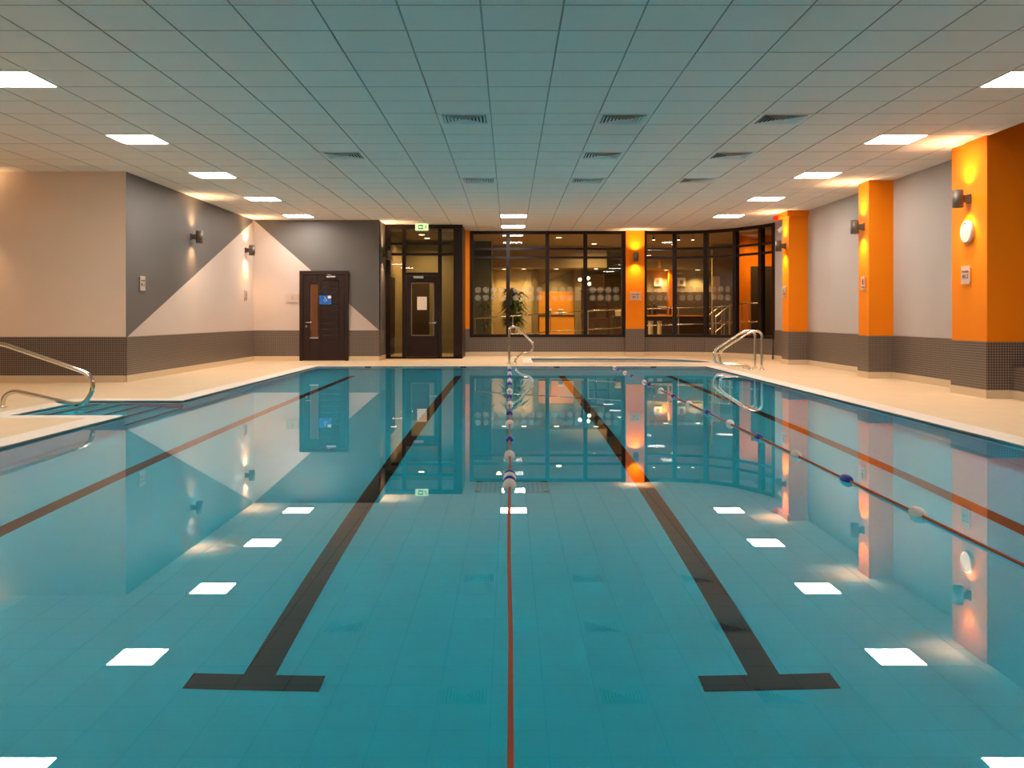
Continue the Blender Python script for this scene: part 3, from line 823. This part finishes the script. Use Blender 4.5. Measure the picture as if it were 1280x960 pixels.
for n, x in enumerate((4.22, 4.40, 4.55, 5.06, 5.18)):
    hh = (.42, .34, .38, .30, .36)[n]
    t = empty('bar_bottle', (x, 29.45, 1.075), 0, 'dark bottle on the bar counter, %s from the left' % ('first', 'second', 'third', 'fourth', 'fifth')[n], 'bottle', 'bottles on the bar')
    MB().lathe([(.035, 0), (.038, .02), (.038, hh*.6), (.014, hh*.75), (.014, hh)], 12).build('glass_body', 'bottle', t)
    MB().lathe([(.016, hh-.03), (.016, hh+.005)], 10).build('cap', 'red' if n % 2 else 'dull', t)
cm = empty('coffee_machine', (4.78, 29.55, 1.075), 0, 'dark red coffee machine standing on the bar counter', 'machine')
MB().bbox(-.16, .16, -.14, .14, 0, .30, .01).build('body', 'mahogany', cm); MB().bbox(-.14, .14, -.17, -.14, .18, .27, .006).build('front_head', 'dull', cm); MB().bbox(-.14, .14, -.18, -.14, 0, .03, .004).build('drip_tray', 'dull', cm)
for x, lab in ((4.28, 'pale lit column lamp in front of the bar, left one'), (4.55, 'pale lit column lamp in front of the bar, right one')):
    t = empty('column_lamp', (x, 28.4, -.06), 0, lab, 'lamp', 'column lamps before the bar')
    MB().lathe([(.07, .0), (.07, .92)], 14).build('lamp_tube', 'picture', t); MB().lathe([(.08, .92), (.08, .96)], 14).build('cap', 'dull', t)
# right: grey wall, orange wall and dark door
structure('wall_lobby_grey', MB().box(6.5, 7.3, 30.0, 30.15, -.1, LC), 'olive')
structure('wall_lobby_orange', MB().box(6.47, 9.2, 26.5, 26.65, -.1, LC), 'orange')
d5 = structure('door_5', MB().bbox(6.83, 7.75, 26.42, 26.5, -.06, 2.45, .01), 'lobbydark')
structure('lever_handle', MB().tube([(7.05, 26.38, 1.0), (7.18, 26.38, .98)], .014, 8), 'steel', d5)
wm = empty('wall_mirror', (6.62, 29.98, 1.9), 0, 'narrow pale panel glowing on the grey lobby wall', 'panel')
MB().bbox(-.10, .10, -.02, .0, -.30, .40, .004).build('glass', 'picture', wm); MB().box(-.12, .12, -.01, .01, -.32, .42).build('frame', 'dull', wm)

# ramp and stair railings behind the glass
def railing(name, pts, hts, posts, label, r=.018):
    t = empty(name, (pts[0][0], pts[0][1], 0), 0, label, 'railing', 'lobby ramp railings')
    for h_ in hts: MB().tube([(x, y, z+h_) for x, y, z in pts], r, 8).build('rail', 'steel', t, world=True)
    def at(f):
        k = f*(len(pts)-1); i = min(int(k), len(pts)-2); u = k-i
        return Vector(pts[i])*(1-u)+Vector(pts[i+1])*u
    for f in posts:
        p = at(f); MB().tube([(p.x, p.y, p.z-.05), (p.x, p.y, p.z+max(hts))], r*.85, 8).build('post', 'dull', t, world=True)
    return t
structure('floor_ramp', MB().add([(-1.1, 25.2, -.06), (7.2, 24.75, -.06), (7.2, 26.2, -.06), (-1.1, 26.2, -.06), (-1.1, 25.2, 0), (3.4, 25.0, .28), (3.4, 26.2, .28), (-1.1, 26.2, 0), (7.2, 24.75, .345), (7.2, 26.2, .345)], [(4, 5, 6, 7), (5, 8, 9, 6), (0, 3, 2, 1), (0, 1, 8, 5, 4), (3, 7, 6, 9, 2), (0, 4, 7, 3), (1, 2, 9, 8)]), 'lobbyfloor')
railing('ramp_railing', [(-.98, 25.5, 0.02), (3.12, 25.5, .28)], (.955, .455), (.01, .26, .51, .76), 'long sloping steel ramp railing behind the first window')
railing('ramp_railing', [(3.65, 25.5, .28), (5.55, 25.5, .34), (6.1, 25.4, .36)], (.955, .50), (.25, .5, .88), 'steel ramp railing behind the curved window')
for k, (x, lab) in enumerate(((5.42, 'sloping steel stair railing behind the curved window, left one'), (5.66, 'sloping steel stair railing behind the curved window, right one'))):
    railing('stair_railing', [(x, 25.75, .1), (x+.5, 26.15, .43)], (.92, .5), (.05, .6, 1), lab)
railing('landing_railing', [(6.15, 25.05, .35), (6.75, 25.0, .37)], (1.02, .52), (.12, .4), 'short steel landing railing before the orange lobby wall')
gp = empty('gate_post', (6.62, 24.7, 0), 0, 'upright steel hoop post before the dark lobby door', 'post')
MB().tube(fillet([(-.04, 0, -.06), (-.04, 0, 1.3), (.06, 0, 1.3), (.06, 0, -.06)], .05, 5), .02, 10).build('hoop', 'steel', gp); MB().lathe([(.1, -.06), (.1, -.045)], 16, c=(.01, 0, 0)).build('base_plate', 'dull', gp)

# potted plants
def plant(loc, h_, n, label, spread=.35):
    t = empty('potted_plant', loc, 0, label, 'plant', 'lobby plants')
    MB().lathe([(.13, 0), (.18, .30), (.19, .34), (.17, .34), (.16, .28)], 18).build('pot', 'pot', t)
    st = MB(); lv = MB()
    rnd = random.Random(int(h_*1000))
    for k in range(7):
        a = rnd.uniform(0, 2*PI); q = rnd.uniform(.02, .10); tip = Vector((math.cos(a)*q*2.6, math.sin(a)*q*2.6, h_*rnd.uniform(.6, .95)))
        base = Vector((math.cos(a)*q, math.sin(a)*q, .28)); st.tube([base, base.lerp(tip, .5)+Vector((0, 0, .05)), tip], .011, 6)
        for j in range(n):
            u = rnd.uniform(.3, 1); p = base.lerp(tip, u); b = rnd.uniform(0, 2*PI); ln = rnd.uniform(.5, 1)*spread
            d = Vector((math.cos(b), math.sin(b), 0)); s_ = Vector((-d.y, d.x, 0))*ln*.10
            m1 = p+d*ln*.5+Vector((0, 0, ln*.28)); e = p+d*ln+Vector((0, 0, -ln*.12))
            lv.face([p, m1-s_, e, m1+s_]); 
    st.build('stems', 'stem', t); f_ = lv.build('foliage', 'leaf', t); f_['kind'] = 'stuff'
    return t
plant((.17, 30.4, -.06), 2.35, 60, 'tall bushy potted plant in the middle of the first window', .50)
plant((-.72, 28.2, -.06), 2.3, 10, 'thin dark potted plant before the slate wall at left of the window', .30)

# lobby lamps
def downlight(x, y, z, w_, label, cone=110, tgt='SPOT'):
    t = empty('lobby_downlight', (x, y, z), 0, label, 'ceiling light', 'round lobby downlights')
    MB().lathe([(.085, 0), (.10, 0), (.10, -.012), (.085, -.012)], 18, caps=False).build('rim', 'white', t)
    MB().lathe([(.084, -.008), (.084, -.004)], 18).build('lamp_disc', 'lobbylamp', t)
    lamp('downlight_lamp', 'SPOT', (0, 0, -.03), WARM, w_, t, (0, 0, 0), .06, math.radians(cone), .8)
    return t
DL = [(-.18, 31.55, 2.64, 'round downlight over the alcove, left of the plant'), (.48, 31.55, 2.64, 'round downlight over the alcove, right of the plant'),
      (1.58, 31.5, 2.64, 'round downlight above the orange reception panel'), (2.9, 31.4, 2.64, 'round downlight above the mahogany dresser'),
      (5.45, 32.6, 2.66, 'round downlight over the bar wall, left one'), (6.55, 32.6, 2.66, 'round downlight over the bar wall, right one')]
structure('ceiling_bar_soffit', MB().box(4.6, 7.6, 32.2, 33.0, 2.66, LC), 'lobbyceil')
for x, y, z, lab in DL: downlight(x, y, z, 80 if x < 2.5 else 170, lab, 120)
for x, y, lab in ((-2.50, 26.6, 'round lobby ceiling lamp seen above the door under the exit sign'), (-2.45, 31-3.2, 'round lobby ceiling lamp farther along the corridor'), (3.75, 25.2+.3, 'round lobby ceiling lamp beside the orange column')):
    downlight(x, y, LC, 110, lab, 150)
for n, (x, y) in enumerate(((4.05, 26.3), (4.75, 26.3), (5.15, 26.3))):
    t = empty('track_spotlight', (x, y, LC), 0, 'small white track spotlight behind the curved window, %s from the left' % ('first', 'second', 'third')[n], 'spotlight', 'lobby track spotlights')
    MB().tube([(0, 0, 0), (0, 0, -.10)], .012, 8).build('stem', 'bronze', t)
    MB().lathe([(.03, -.10), (.045, -.18)], 14).build('shade', 'bronze', t); MB().lathe([(.038, -.182), (.038, -.178)], 14).build('lamp_disc', 'lobbylamp', t)
t = empty('cluster_lamp', (2.42, 29.6, LC), 0, 'chrome cluster lamp with tilted heads hanging in the third pane of the first window', 'lamp')
MB().tube([(0, 0, 0), (0, 0, -1.0)], .012, 8).build('stem', 'dull', t)
for dx, dz, a in ((-.20, -1.16, -.5), (.06, -1.12, .3), (.10, -1.30, .1)):
    hb = MB().tube([(0, 0, -1.0), (dx*.7, -.02, dz+.08)], .01, 8); hb.build('arm', 'dull', t)
    MB().lathe([(.03, .06), (.06, .03), (.075, -.03), (.078, -.06)], 16, axis='y', c=(dx, 0, dz), caps=False).build('head', 'steel', t)
    MB().lathe([(.05, -.045), (.05, -.04)], 14, axis='y', c=(dx, 0, dz)).build('lamp_disc', 'lobbylamp', t)

for x, y, w_, lab in ((1.45, 27.6, 700, 'added lobby fill lamp above the ramp behind the second pane of the first window'), (-.3, 26.2, 130, 'added lobby fill lamp above the ramp behind the left pane of the first window'),
                      (5.3, 30.2, 420, 'added lobby fill lamp above the bar counter'), (2.7, 29.9, 140, 'added lobby fill lamp before the mahogany dresser'), (6.9, 25.6, 130, 'added lobby fill lamp before the orange lobby wall')):
    downlight(x, y, LC, w_, lab, 165)  # fill lamps added to brighten the lobby, shaped like its downlights
